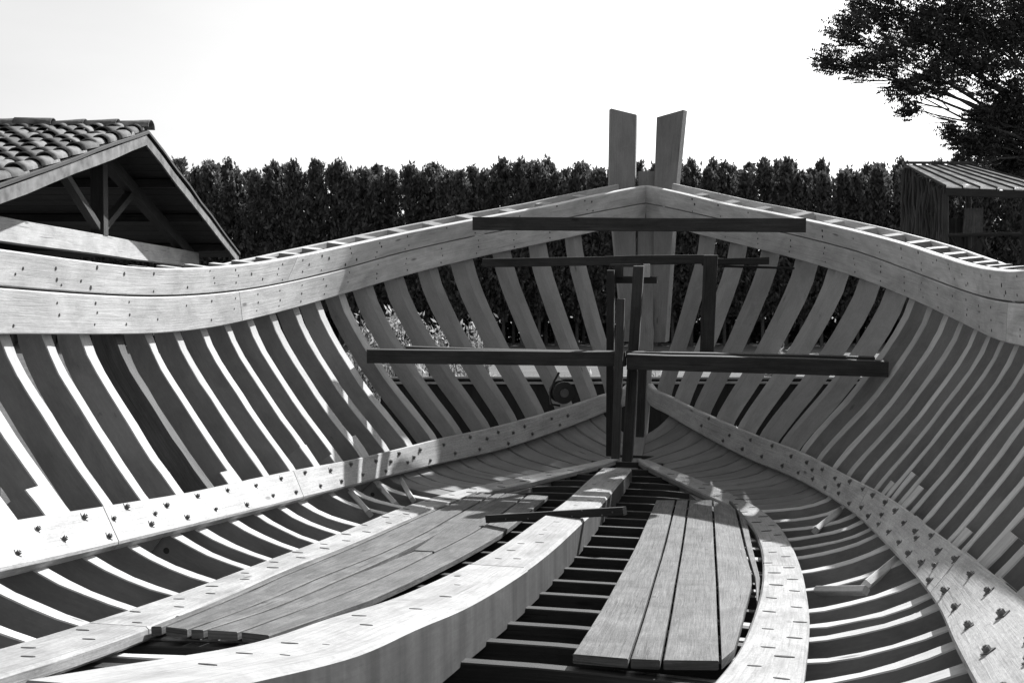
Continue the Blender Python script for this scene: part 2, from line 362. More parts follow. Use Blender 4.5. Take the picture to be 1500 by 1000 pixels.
# lower frames: heads stop just above the bilge stringer, feet on the floor
LOWL = [-8.3, -7.3, -6.3, -5.3, -4.3, -3.36, -2.35, -1.28, -.19, .88, 1.69, 2.72, 3.61, 4.66, 5.56, 6.94, 7.81, 9.0]
LOWR = [-8.4, -7.4, -6.4, -5.4, -4.4, -3.43, -2.34, -1.32, -.46, .44, 1.93, 3.37, 4.59, 5.5, 6.26, 7.22, 8.25, 9.3]
for side, LOW in ((-1, LOWL), (1, LOWR)):
    for k, n in enumerate(LOW):
        make_frame('lower_frame', side, n + .1, 9, 39.5 + (2.0 + 2.8*rng.random() if rng.random() < (.6 if side < 0 else .3) else .5*rng.random()), .15 + .05*rng.random(), .42, MW['frame'], .5, .24 + .14*rng.random(), .05)
    for k, n in enumerate(np.arange(9.9, 18.2, .62)):
        make_frame('lower_frame', side, n, 14, 37.5 + rng.random(), .56, .42, MW['greyframe'], .4)

# slanting chocks wedged between the lower frames
def to_px(p):
    v = p - CAM; return 750 + F_PX*(v @ WR)/(v @ WF), 500 - F_PX*(v @ WU)/(v @ WF)
def hull_hit(side, px):
    best = None
    for n in np.arange(-5, 12, .25):
        hc = hull_curve(n)
        for i in range(18, 38):
            x, y = to_px(Wn(side*hc[i, 0], n, hc[i, 1])); d = (x-px[0])**2 + (y-px[1])**2
            if best is None or d < best[0]: best = (d, np.array([side*hc[i, 0], n + S0, hc[i, 1]]))
    return best[1]
for side, p0, p1, w in ((-1, (513, 722), (546, 752), .15), (-1, (556, 708), (580, 738), .13), (-1, (588, 704), (608, 730), .12), (1, (1262, 859), (1312, 816), .2), (1, (1196, 773), (1228, 744), .13), (1, (1190, 862), (1262, 866), .1)):
    a, b = hull_hit(side, p0), hull_hit(side, p1); A_, B_ = W(*a), W(*b); nin = W(0, a[1], a[2]+2.5) - A_; nin /= np.linalg.norm(nin)
    beam('chock', A_ - nin*.012, B_ - nin*.012, w*K, .045, MW['frame'], boat, up=nin, c=.005)

# floor timbers
for k in range(26):
    n = -8.624 + k*1.012
    fo = FOUT(min(n, 15)); fz = floor_z(n); x1 = max(.9, fo[0]*.93)
    z1 = FOUT(n)[1] - TF - .03
    secs = []
    for t in np.linspace(-1, 1, 13):
        q = t*x1; zt = fz + (z1 - fz)*min(1, max(0, (abs(q)-1.0)/max(.3, x1-1.0)))**1.5 if x1 > 1.2 else fz
        dpt = .5
        secs.append(chamfer([Wn(q, n-.1, zt-dpt), Wn(q, n+.1, zt-dpt), Wn(q, n+.1, zt-.035), Wn(q, n-.1, zt)], .006))
    loft('floor_timber', secs, MW['floor'], boat)

def plank_between(name, side, top, bot, n0, n1, thick, mat, cut0=0., cut1=0., cm=.008, inward=0., drop=0., flat=False):
    """long plank whose inner face lies between two hull lines; cut = slant of the butt ends"""
    N = max(6, int((n1-n0)*3)); secs = []
    for i in range(N+1):
        nt_ = n0 + (n1-n0)*i/N
        f = i/N
        na = nt_ + cut0*(1-f) + cut1*f; nb_ = nt_ - cut0*(1-f) - cut1*f
        a, b = top(na), bot(nb_)
        oa, ob = plan_normal(top, na), plan_normal(bot, nb_)
        va = np.array([a[0], na, a[1]]); vb = np.array([b[0], nb_, b[1]])
        slope = (va - vb); slope /= np.linalg.norm(slope)
        tang = np.array([oa[1]*-1, oa[0], 0]); 
        out_ = np.cross(slope, np.array([-oa[1], oa[0], 0])); 
        if (out_[2] > 0 if flat else out_[0] < 0): out_ = -out_
        out_ /= np.linalg.norm(out_)
        pts = [va - out_*inward, vb - out_*inward, vb + out_*thick, va + out_*thick]
        secs.append(chamfer([Wn(side*p[0], p[1], p[2] - drop) for p in pts], cm))
    return loft(name, secs, mat, boat)

E9 = .006
def shift(fn, dq, dz): return lambda n: (fn(n)[0] + dq, fn(n)[1] + dz)
clampL, bilge, floorS = [], [], []
for side in (-1, 1):
    # clamp, two strakes, each with butts in different places
    ub = [-8.9, 9.5, 21.07] if side < 0 else [-8.9, 7.2, 21.07]
    lb = [-8.9, 7.25, 21.07] if side < 0 else [-8.9, 4.9, 21.07]
    for j in range(2):
        c = .16 if j == 0 else -.16
        clampL.append((side, 'u', ub[j], ub[j+1], plank_between('clamp_strake', side, CTOP, shift(SEAM, 0, .012), ub[j] + (.012 if j else 0), ub[j+1] - (0 if j else .0), TC, MW['clamp'], cut1=.22 if j == 0 else 0, cut0=.22 if j else 0)))
        clampL.append((side, 'l', lb[j], lb[j+1], plank_between('clamp_strake', side, shift(SEAM, 0, -.012), CBOT, lb[j] + (.02 if j else 0), lb[j+1], TC, MW['clamp'], cut1=-.1 if j == 0 else 0, cut0=-.1 if j else 0)))
    # outer rail strake outside the frame heads
    def OT(n):
        nb = plan_normal(CBOT, n); k = min(2, 1/max(nb[0], .45)); up = .075*max(0, min(1, (n-6.5)/4)) - .14*max(0, min(1, (8-n)/3))
        return CTOP(n)[0] + (TC + .40)*k, CTOP(n)[1] + up
    def OB(n):
        a = OT(n); return a[0] - .03, a[1] - .55
    plank_between('rail_strake', side, OT, OB, -8.9, 20.85, .10, MW['clamp'])
    # bilge stringer in three lengths
    bs = [-8.9, -.55, 5.55, 19.4] if side < 0 else [-8.9, -1.05, 6.6, 19.4]
    for j in range(3):
        o = plank_between('bilge_stringer', side, BTOP, BBOT, bs[j] + (.02 if j else 0), bs[j+1], TB, MW['stringer'], cut0=.12 if j else 0, cut1=.12 if j < 2 else 0, cm=.012)
        bilge.append((side, bs[j], bs[j+1], o))
    fs = [-8.8, -3.6, 6.4, 15.9] if side < 0 else [-8.8, 3.3, 15.9]
    for j in range(len(fs)-1):
        o = plank_between('floor_stringer', side, FOUT, FIN, fs[j] + (.02 if j else 0), fs[j+1], TF, MW['floorstr'], cm=.012, flat=True)
        floorS.append((side, fs[j], fs[j+1], o))

# bolts on the bilge stringers (washer, nut and bolt end in one mesh)
def bolt_mesh():
    bm = bmesh.new()
    def prism(pts, z0, z1):
        a = [bm.verts.new((x, y, z0)) for x, y in pts]; b = [bm.verts.new((x, y, z1)) for x, y in pts]; k = len(pts)
        bm.faces.new(b); 
        for i in range(k): bm.faces.new((a[i], a[(i+1) % k], b[(i+1) % k], b[i]))
    prism([(-.026, -.026), (.026, -.026), (.026, .026), (-.026, .026)], -.002, .006)
    prism([(.019*math.cos(a), .019*math.sin(a)) for a in np.arange(6)*math.pi/3], .006, .026)
    prism([(.009*math.cos(a), .009*math.sin(a)) for a in np.arange(8)*math.pi/4], .026, .032)
    me = bpy.data.meshes.new('bolt'); bm.to_mesh(me); bm.free(); me.materials.append(M_IRON); return me
BOLT = bolt_mesh()
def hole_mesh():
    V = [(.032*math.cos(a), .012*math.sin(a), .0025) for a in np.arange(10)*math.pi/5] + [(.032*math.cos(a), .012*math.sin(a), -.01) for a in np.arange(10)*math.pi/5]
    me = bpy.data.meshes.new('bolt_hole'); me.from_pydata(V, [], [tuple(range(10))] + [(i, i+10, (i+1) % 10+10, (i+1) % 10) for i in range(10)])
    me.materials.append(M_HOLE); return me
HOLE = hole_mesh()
def place(name, me, parent, p, nrm, xdir, spin=0., s=1.):
    z = Vector(nrm).normalized(); x = Vector(xdir); x = (x - z*x.dot(z)).normalized(); y = z.cross(x)
    M = Matrix((x, y, z)).transposed().to_4x4() @ Matrix.Rotation(spin, 4, 'Z') @ Matrix.Scale(s, 4); M.translation = Vector(p)
    o = bpy.data.objects.new(name, me); col.objects.link(o); o.parent = parent; o.matrix_parent_inverse = parent.matrix_world.inverted() if parent.type != 'EMPTY' else Matrix.Translation(-parent.location)
    o.matrix_basis = M; return o
def strake_point(side, top, bot, n, f):
    a, b = top(n), bot(n); p = Wn(side*(a[0]*(1-f)+b[0]*f), n, a[1]*(1-f)+b[1]*f)
    ta = Wn(side*top(n+.1)[0], n+.1, top(n+.1)[1]) - Wn(side*a[0], n, a[1])
    up = Wn(side*a[0], n, a[1]) - Wn(side*b[0], n, b[1]); nr = np.cross(ta, up)
    ce = Wn(0, n, b[1]+3) - p
    if nr @ ce < 0: nr = -nr
    return p, nr/np.linalg.norm(nr), ta/np.linalg.norm(ta)
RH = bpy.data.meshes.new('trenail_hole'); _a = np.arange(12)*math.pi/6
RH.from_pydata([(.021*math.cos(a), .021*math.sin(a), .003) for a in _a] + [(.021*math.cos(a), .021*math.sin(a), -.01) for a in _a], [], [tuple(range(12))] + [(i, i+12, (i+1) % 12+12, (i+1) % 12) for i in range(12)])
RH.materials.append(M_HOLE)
for fo_, S_, S2 in HOLES:        # aft face runs between section points 7 and 0
    p = S_[7]*.5 + S_[0]*.5; e1 = S_[0] - S_[7]; nr = np.cross(e1, S_[0] - S2[0])
    if nr @ (CAM - p) < 0: nr = -nr
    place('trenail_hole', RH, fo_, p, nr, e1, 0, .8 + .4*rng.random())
for side, n0, n1, o in bilge:
    for n in range(-8, 17):
        for dn, f in ((.04, .24), (.30, .72), (.62, .45)):
            m = n + dn + rng.normal(0, .03); f += rng.normal(0, .05)
            if dn == .62 and rng.random() < .75: continue
            if not n0 + .1 < m < n1 - .1: continue
            p, nr, ta = strake_point(side, BTOP, BBOT, m, f)
            place('bolt', BOLT, o, p, nr, ta, rng.random()*3, .62 + .18*rng.random())
for side, n0, n1, o in floorS:
    for n in range(-8, 14):
        for dn, f in ((.08, .28), (.55, .7)):
            m = n + dn + rng.normal(0, .04)
            if not n0 + .1 < m < n1 - .1: continue
            p, nr, ta = strake_point(side, FOUT, FIN, m, f + rng.normal(0, .05))
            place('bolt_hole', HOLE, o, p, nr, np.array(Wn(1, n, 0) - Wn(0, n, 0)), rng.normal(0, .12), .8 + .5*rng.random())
# nail heads on the clamp strakes: too small to pick apart, one part per strake
for side, kind, n0, n1, o in clampL:
    V, Fc = [], []
    for n in range(-8, 20):
        for r in range(3 if kind == 'l' else 4):
            m = n + .05*r*(-side)*0 + rng.normal(0, .03)
            f = (.22, .5, .78)[r] + rng.normal(0, .04) if kind == 'l' else (.2, .4, .66, .84)[r] + rng.normal(0, .05)
            if kind == 'u': m += rng.normal(0, .16)
            if rng.random() < (.1 if kind == 'l' else .4) or not n0 + .2 < m < n1 - .2: continue
            p, nr, ta = strake_point(side, *((shift(SEAM, 0, -.012), CBOT) if kind == 'l' else (CTOP, shift(SEAM, 0, .012))), m, f)
            up = np.cross(nr, ta); r0 = (.0065 + .003*rng.random()) * (1.5 if kind == 'u' and rng.random() < .35 else 1); b0 = len(V)
            V += [tuple(p + nr*.0025 + r0*(math.cos(a)*ta + math.sin(a)*up*1.3)) for a in np.arange(6)*math.pi/3]
            V += [tuple(p - nr*.003 + r0*(math.cos(a)*ta + math.sin(a)*up*1.3)) for a in np.arange(6)*math.pi/3]
            Fc += [tuple(range(b0, b0+6))] + [(b0+i, b0+6+i, b0+6+(i+1) % 6, b0+(i+1) % 6) for i in range(6)]
    if V:
        me = bpy.data.meshes.new('nail_heads'); me.from_pydata(V, [], Fc)
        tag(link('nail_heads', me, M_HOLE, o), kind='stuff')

# keelson: two lengths with a scarf joint
KW = .36
_kt = crspline([(-9.2, -1.75), (-8.2, -2.05), (-6.3, -2.62), (-5, -2.92), (-3.3, -3.32), (-.6, -3.84), (1.5, -4.18), (4, -4.52), (7, -4.93), (10, -5.24), (13.2, -5.6)], 8)
ktop = lambda n: float(np.interp(n, _kt[:, 0], _kt[:, 1]))
def keelson_piece(n0, n1, cut, kw):
    secs = []
    for i in range(int((n1-n0)*4)+1):
        n = n0 + (n1-n0)*i/int((n1-n0)*4)
        zt = ktop(n); zb = floor_z(n) - .1
        secs.append(chamfer([Wn(-kw, n, zb), Wn(kw, n, zb), Wn(kw, n, zt), Wn(-kw, n, zt)], .018))
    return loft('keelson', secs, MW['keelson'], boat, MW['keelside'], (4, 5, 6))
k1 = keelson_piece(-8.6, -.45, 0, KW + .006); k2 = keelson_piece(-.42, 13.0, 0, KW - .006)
# raised step of the nearer length where the scarf laps over
for n in np.arange(-7.6, 12.6, .78):
    o = k1 if n < -.45 else k2
    if -1.1 < n < .2: continue
    for dq in ((-.12, .1) if rng.random() < .5 else (rng.normal(0, .1),)):
        n_ = n + rng.normal(0, .12); p = Wn(dq, n_, ktop(n_)); nr = np.cross(Wn(1, n_, 0)-Wn(0, n_, 0), Wn(0, n_+.2, ktop(n_+.2)) - Wn(0, n_-.2, ktop(n_-.2)))
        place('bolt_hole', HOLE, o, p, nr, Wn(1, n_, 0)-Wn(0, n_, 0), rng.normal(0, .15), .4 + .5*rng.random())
# keel under the floors, stem and forefoot
ks = []
for n in np.linspace(-8.8, 14, 32):
    zt = floor_z(n) - .42; ks.append(chamfer([Wn(-.35, n, zt-.55), Wn(.35, n, zt-.55), Wn(.35, n, zt), Wn(-.35, n, zt)], .01))
loft('keel', ks, MW['floor'], boat)
st = crspline([(12.6, -6.15), (15, -6.12), (17, -6.0), (18.6, -5.5), (19.8, -4.4), (20.75, -2.8), (21.2, -1.0), (21.3, .3), (21.35, 1.72)], 8)
secs = []
for i, (n, z) in enumerate(st):
    d = st[min(i+1, len(st)-1)] - st[max(i-1, 0)]; d /= np.linalg.norm(d); fwd = np.array([d[1], -d[0]])
    w = .26 if z > -3 else .3
    secs.append(chamfer([Wn(-w, n, z), Wn(w, n, z), Wn(w*.8, n + fwd[0]*.8, z + fwd[1]*.8), Wn(-w*.8, n + fwd[0]*.8, z + fwd[1]*.8)], .008))
loft('stem', secs, MW['stem'], boat)
# the two posts beside the stem head
for side, tp in ((-1, [(895, 159), (932, 168), (930, 268), (893, 284)]), (1, [(1001, 161), (962, 172), (958, 275), (989, 284)])):
    nst = 21.22
    P = [px_station(x, y, nst) for x, y in tp]          # outer top, inner top, inner low, outer low
    oo, ii, il, ol = P
    foot_o = np.array([side*.62, 20.95+S0, -3.4]); foot_i = np.array([side*.24, 20.95+S0, -3.4])
    rows = [(foot_o, foot_i), (ol*.45+foot_o*.55, il*.45+foot_i*.55), (ol, il), ((ol+oo)/2, (il+ii)/2), (oo, ii)]
    secs = []
    for a, b in rows:
        dz = .42
        secs.append(chamfer([W(*a), W(*b), W(b[0], b[1]+.40, b[2]), W(a[0] + side*.1, a[1]+.40, a[2])], .008))
    loft('stem_side_post', secs, MW['stem'], boat)

# temporary cross beams and props
def sbeam(name, pa, na, pb, nb, hpx, depth, mat, c=.006, segs=6):
    """beam between two pixels on given stations, height given in pixels at the left end"""
    a, b = px_station(*pa, na), px_station(*pb, nb)
    h = hpx/F_PX*(na+S0)
    secs = []
    for t in np.linspace(0, 1, segs+1):
        p = a + (b-a)*t; j = rng.normal(0, .006)
        secs.append(chamfer([W(p[0], p[1], p[2]+j), W(p[0], p[1]+depth, p[2]+j), W(p[0], p[1]+depth, p[2]-h), W(p[0], p[1], p[2]-h)], c))
    return loft(name, secs, mat, boat)
sbeam('cross_beam', (692, 318), 14.6, (1181, 320), 14.3, 19.5, .35, MW['brace'])
sbeam('cross_beam', (537, 512), 11.35, (916, 516), 11.2, 21, .3, MW['brace'])
sbeam('cross_beam', (918, 519), 11.2, (1302, 529), 11.0, 22.5, .3, MW['brace'])
sbeam('cross_beam_cleat', (594, 508.5), 11.7, (1282, 523), 11.4, 9, .25, MW['batten'])
sbeam('cross_batten', (706, 379), 15.0, (1046, 373), 14.9, 13, .14, MW['brace'])
sbeam('cross_batten', (1028, 379), 15.3, (1127, 377), 15.2, 10, .14, MW['brace'])
sbeam('cross_batten', (1060, 388), 15.5, (1164, 391), 15.4, 3.5, .1, MW['batten'])
def sprop(name, p0, p1, n0, n1, wpx, depth, mat):
    a, b = px_station(*p0, n0), px_station(*p1, n1); w = wpx/F_PX*(n0+S0)
    secs = [chamfer([W(p[0]-w/2, p[1], p[2]), W(p[0]+w/2, p[1], p[2]), W(p[0]+w/2, p[1]+depth, p[2]), W(p[0]-w/2, p[1]+depth, p[2])], .005) for p in (a, a*.67+b*.33, a*.33+b*.67, b)]
    return loft(name, secs, mat, boat)
sprop('prop_post', (909, 438), (901, 672), 11.0, 11.0, 12, .25, MW['post'])
sprop('prop_post', (935, 390), (918, 676), 11.9, 11.9, 15, .3, MW['brace'])
sprop('prop_post', (894, 396), (893, 668), 12.6, 12.6, 11, .25, MW['batten'])
sprop('prop_post', (941, 540), (937, 640), 12.6, 12.6, 12, .25, MW['post'])
sprop('prop_post', (1041, 374), (1035, 522), 14.5, 14.5, 20, .2, MW['brace'])
# bearing block where the props meet the upper batten
sbeam('bearing_plate', (893, 387), 13.0, (938, 387), 13.0, 4, .25, MW['shed'])
sbeam('bearing_plate', (893, 405), 13.0, (962, 405), 13.0, 10, .25, MW['batten'])
sprop('spacer_block', (906, 390), (906, 406), 12.9, 12.9, 12, .2, MW['shed'])
sprop('spacer_block', (947, 387), (947, 406), 12.9, 12.9, 9, .2, MW['shedpale'])
# keel blocks carrying the hull
for n in (-4, 2, 8, 13):
    p = Wn(0, n, floor_z(n) - .99)
    top = p[2] - .01
    for k in range(1):
        beam('keel_block', (p[0]-.55, p[1], top/2), (p[0]+.55, p[1], top/2), .3, top, MW['floor'], boat)

# ------------------------------------------------------------------ loose boards on the floor timbers
def on_floor(px, py, lift):
    d = ray_ship(px, py); t = 8.
    for _ in range(60):
        n = t*d[1] - S0; t += (floor_z(n) + lift - t*d[2])/(d[2] - .15*d[1])*.7
    return np.array([QC + t*d[0], t*d[1], t*d[2]])
def board(label, left, right, lift=.1, th=.085, mat=None, gap=.006, group='walkway boards laid over the floor timbers'):
    """left and right: pixel outline of the long edges, far to near"""
    N = 12
    def resamp(pts):
        P = np.array([on_floor(x, y, lift) for x, y in pts]); l = np.concatenate([[0], np.cumsum(np.linalg.norm(np.diff(P, axis=0), axis=1))])
        return [np.array([np.interp(t, l, P[:, k]) for k in range(3)]) for t in np.linspace(0, l[-1], N)]
    Lf, Rt = resamp(left), resamp(right); secs = []
    for a, b in zip(Lf, Rt):
        g = gap; w_ = max(.08, np.linalg.norm(b-a)); a, b = a + (b-a)*g/w_, b - (b-a)*g/w_
        za, zb = floor_z(a[1]-S0) + lift, floor_z(b[1]-S0) + lift
        secs.append(chamfer([W(a[0], a[1], za), W(b[0], b[1], zb), W(b[0], b[1], zb-th), W(a[0], a[1], za-th)], .004))
    me = mesh_from(*loft_data(secs), 'walkway_board')
    return tag(link('walkway_board', me, mat or MW['board']), label, 'board', group)
board('wide weathered board bordering the open floor timbers, right of the keelson', [(961, 732), (910, 838), (838, 957)], [(989, 732), (958, 846), (921, 964)])
board('narrow weathered board, second from the keelson on its right side', [(991, 732), (960, 846), (923, 964)], [(1008, 732), (990, 846), (968, 966)])
board('broad weathered board, third from the keelson on its right side', [(1010, 732), (992, 846), (971, 966)], [(1043, 732), (1049, 846), (1054, 967)])
board('weathered board, fourth from the keelson on its right side, tapering towards the near end', [(1045, 733), (1051, 846), (1057, 966)], [(1077, 745), (1104, 846), (1076, 950)])
board('thin curved sliver of board against the right floor stringer', [(1068, 733), (1080, 745), (1107, 850), (1108, 878)], [(1073, 734), (1093, 757), (1114, 845), (1110, 880)], lift=.11)
board('narrow outermost board along the left floor stringer', [(697, 719), (560, 776), (420, 832), (286, 891), (219, 917)], [(699, 720), (568, 777), (424, 838), (300, 892), (239, 917)], gap=.014)
board('long weathered board, second from the left floor stringer', [(700, 720), (570, 777), (426, 838), (302, 892), (241, 917)], [(725, 721), (566, 806), (476, 841), (350, 894), (276, 921)], gap=.014)
board('slim weathered board, third from the left floor stringer', [(727, 721), (568, 806), (478, 841), (352, 894), (278, 921)], [(740, 722), (590, 807), (505, 845), (380, 897), (300, 922)], gap=.014)
board('short weathered board ending at a butt joint midway along the left walkway', [(741, 722), (650, 773), (606, 805)], [(771, 724), (714, 766), (637, 807)], lift=.105)
board('broad weathered board continuing from the butt joint to the near end of the left walkway', [(604, 807), (507, 845), (382, 897), (302, 922)], [(635, 808), (568, 841), (440, 892), (350, 925)], gap=.014)
board('weathered board edging the gap beside the keelson on the left walkway', [(773, 724), (716, 766), (639, 807), (570, 841), (442, 892), (352, 925)], [(804, 726), (745, 775), (630, 838), (548, 876), (396, 930)], gap=.014)
# bearer under the near ends of the left boards
a, b = on_floor(219, 921, -.0), on_floor(392, 936, -.0)
tag(beam('board_bearer', W(a[0], a[1]+.3, a[2]-.05), W(b[0], b[1]+.3, b[2]-.05), .12, .045, MW['floor']), 'dark bearer under the near ends of the left walkway boards', 'timber')
# dark batten lying across the keelson
pl = on_floor(714, 768, .1)
nk = 4.3; 
d = ray_ship(835, 757); t = 17.; 
for _ in range(60): t += (ktop(t*d[1]-S0) - t*d[2])/(d[2] - .13*d[1])*.7
pk = np.array([QC + t*d[0], t*d[1], t*d[2]])
A, B = W(pl[0], pl[1], pl[2] + .10), W(pk[0], pk[1], pk[2] + .05)
dirv = B - A
# run on to the right until it reaches the pixel column of its far end
for k in np.linspace(1, 3, 400):
    P = A + dirv*k; v = P - CAM
    if 750 + F_PX*(v @ WR)/(v @ WF) > 915: break
sk = tag(beam('nailed_batten', A, A + dirv*k, .05, .058, MW['batten'], c=.003), 'dark nail-studded batten lying slantwise across the keelson', 'batten')
for f in (.16, .33, .48, .65, .72, .86, .93):
    p = A + dirv*k*f; vd = CAM - p; vd = np.array([vd[0], vd[1], 0]); vd /= np.linalg.norm(vd); n2 = np.cross(dirv, [0, 0, 1.]); n2 /= np.linalg.norm(n2)
    if n2 @ vd < 0: n2 = -n2
    place('nail', BOLT, sk, p + n2*.025 + np.array([0, 0, rng.normal(0, .01)]), n2, dirv, 0, .22)

# cable reel hung under the cross beam
rc = W(*px_station(823, 574, 12.1)); rl = thing('cable_reel', 'small black cable reel hanging below the long cross beam', 'cable reel', rc - np.array([0, 0, .2]))
ax = np.array(Wn(.25, 0, 0) - Wn(0, .45, 0)); ax /= np.linalg.norm(ax)
def disc(name, c, ax, r, w, mat, parent, sides=24):
    a = np.cross(ax, [0, 0, 1]); a /= np.linalg.norm(a); b = np.cross(ax, a)
    secs = [[c + ax*x + rr*(math.cos(2*math.pi*k/sides)*a + math.sin(2*math.pi*k/sides)*b) for k in range(sides)] for x, rr in ((-w/2, r*.94), (-w/2*.8, r), (w/2*.8, r), (w/2, r*.94))]
    return loft(name, secs, mat, parent)
disc('flange', rc - ax*.06, ax, .115, .014, M_BLACK, rl); disc('flange', rc + ax*.06, ax, .115, .014, M_BLACK, rl)
disc('cable_winding', rc, ax, .095, .10, M_BLACK, rl); disc('hub', rc + ax*.075, ax, .045, .02, M_GREYHUB, rl); disc('hub', rc - ax*.075, ax, .045, .02, M_GREYHUB, rl)
sdv = np.cross(ax, [0, 0, 1]); sdv /= np.linalg.norm(sdv)
pole('hanging_strap', [rc + np.array([0, 0, .20]) + sdv*.03, rc + np.array([0, 0, .12]) + sdv*.08, rc + sdv*.13, rc - np.array([0, 0, .12]) + sdv*.12, rc - np.array([0, 0, .14]) + sdv*.02], [.012]*5, M_BLACK, rl)

# ------------------------------------------------------------------ tiled open shed
GX = -5.06; AY = 13.75; TY0 = 9.6
shed = thing('tiled_open_shed', 'open timber shed with old clay tile roof and exposed gable truss', 'shed', (GX-1.5, AY, 0))
ridge_z = H + 2.22; slope = .275; barge_x = -4.49
def roof_z(y): return ridge_z - slope*abs(y - AY)
HW = 4.55
XL = -10.5
# tie beam, king post, struts, rafters, wall plates and corner posts, two trusses deep
for gx in (GX, GX - 3.2):
    tz = H + .80
    beam('tie_beam', (gx, AY-4.1, tz), (gx, AY+4.1, tz), .14, .24, MW['shedpale'], shed, segs=8, wob=.004)
    beam('king_post', (gx, AY, tz+.12), (gx, AY, ridge_z-.22), .16, .16, MW['shed'], shed, up=(0, 1, 0))
    for sg in (-1, 1):
        beam('strut', (gx, AY+sg*.1, tz+.22), (gx, AY+sg*1.15, roof_z(AY+1.15)-.34), .1, .09, MW['shed'], shed)
        beam('principal_rafter', (gx, AY+sg*.05, ridge_z-.30), (gx, AY+sg*4.2, roof_z(AY+4.2)-.30), .13, .17, MW['shed'], shed)
        beam('corner_post', (gx, AY+sg*3.95, 0), (gx, AY+sg*3.95, tz-.12), .18, .18, MW['shed'], shed, up=(0, 1, 0))
for dy in (-3.9, -2.6, -1.3, 0, 1.3, 2.6, 3.9):
    z = roof_z(AY+dy) - .16
    beam('purlin', (XL, AY+dy, z), (barge_x-.04, AY+dy, z), .09, .11, MW['shed'], shed)
# roof boarding: boards seen from below
for sg in (-1, 1):
    nb = 22
    for i in range(nb):
        y0, y1 = i*HW/nb, (i+1)*HW/nb - .012
        a, b = AY + sg*y0, AY + sg*y1
        pts0 = [(XL, a, roof_z(a)-.10), (XL, b, roof_z(b)-.10), (XL, b, roof_z(b)-.075), (XL, a, roof_z(a)-.075)]
        pts1 = [(barge_x, p[1], p[2]) for p in pts0]
        loft('roof_board', [pts0, pts1], MW['shed'], shed)
    # barge boards: one plank, and a thin capping strip above it
    for dz, hh, xx, mt in ((-.14, .13, .025, M_LICHEN), (-.035, .04, .05, MW['shed'])):
        secs = []
        for t in np.linspace(0, 1, 9):
            y = AY + sg*(.0 + HW*t); z = roof_z(y) + dz + rng.normal(0, .006)
            secs.append(chamfer([np.array([barge_x, y, z-hh/2]), np.array([barge_x+xx, y, z-hh/2]), np.array([barge_x+xx, y, z+hh/2]), np.array([barge_x, y, z+hh/2])], .004))
        loft('barge_board', secs, mt, shed)
def tile_mesh(r0, r1, L_, up):
    V, Fc = [], []; sd = 8
    for j, (y, r) in enumerate(((0, r0), (L_*.5, (r0+r1)/2), (L_, r1))):
        for rr in (r, r-.014):
            for k in range(sd+1):
                a = math.pi*k/sd; V.append((rr*math.cos(a), y, up*rr*math.sin(a)*.85))
    m = sd+1
    for j in range(2):
        for k in range(sd):
            o = j*2*m; p = (j+1)*2*m
            Fc.append((o+k, o+k+1, p+k+1, p+k)); Fc.append((o+m+k+1, o+m+k, p+m+k, p+m+k+1))
    for k in range(sd):
        Fc.append((k+1, k, m+k, m+k+1)); Fc.append((4*m+k, 4*m+k+1, 5*m+k+1, 5*m+k))
    me = bpy.data.meshes.new('roof_tile'); me.from_pydata(V, [], Fc); me.materials.append(M_TILE); me.shade_smooth(); return me
COVER = tile_mesh(.098, .078, .46, 1); PAN = tile_mesh(.085, .10, .46, -1)
ang = math.atan(slope)
for c in range(15):
    x = barge_x - .06 - c*.225
    for r in range(13):
        for me, dx, dz, nm in ((COVER, 0, .035, 'cover_tile'), (PAN, -.1125, .045, 'pan_tile')):
            if nm == 'pan_tile' and c > 9: continue
            o = bpy.data.objects.new(nm, me); col.objects.link(o); o.parent = shed; o.matrix_parent_inverse = Matrix.Translation(-shed.location)
            y = AY - HW + .0 + r*.355
            # lower end is the wide end, pointing to the eave; stacked upwards
            o.location = (x + dx + rng.normal(0, .006), y + rng.normal(0, .03), roof_z(y) + dz - .035 + (.012 if me is COVER else 0) + r*.0)
            o.rotation_euler = (ang*1.0 - .05 + rng.normal(0, .012), rng.normal(0, .05), rng.normal(0, .05))
# the far slope, hardly seen: one sheet of tiles
fp = []
for c in range(24):
    x = barge_x - .06 - c*.225; a, b = AY + .1, AY + HW
    secs = [[np.array([x + .09*math.cos(t), y, roof_z(y) - .03 + .08*math.sin(t)]) for t in np.linspace(0, math.pi, 6)] for y in (a, b)]
    fp.append(loft_data(secs))
tag(link('far_slope_tiles', mesh_from(*merge(fp), 'far_slope_tiles'), M_TILE, shed), kind='stuff')
RT = tile_mesh(.125, .105, .46, 1)
for c in range(14):
    o = bpy.data.objects.new('ridge_tile', RT); col.objects.link(o); o.parent = shed; o.matrix_parent_inverse = Matrix.Translation(-shed.location)
    o.location = (barge_x + .08 - c*.40, AY, ridge_z + .02 + rng.normal(0, .006)); o.rotation_euler = (rng.normal(0, .03), .02, math.pi/2 + rng.normal(0, .02))

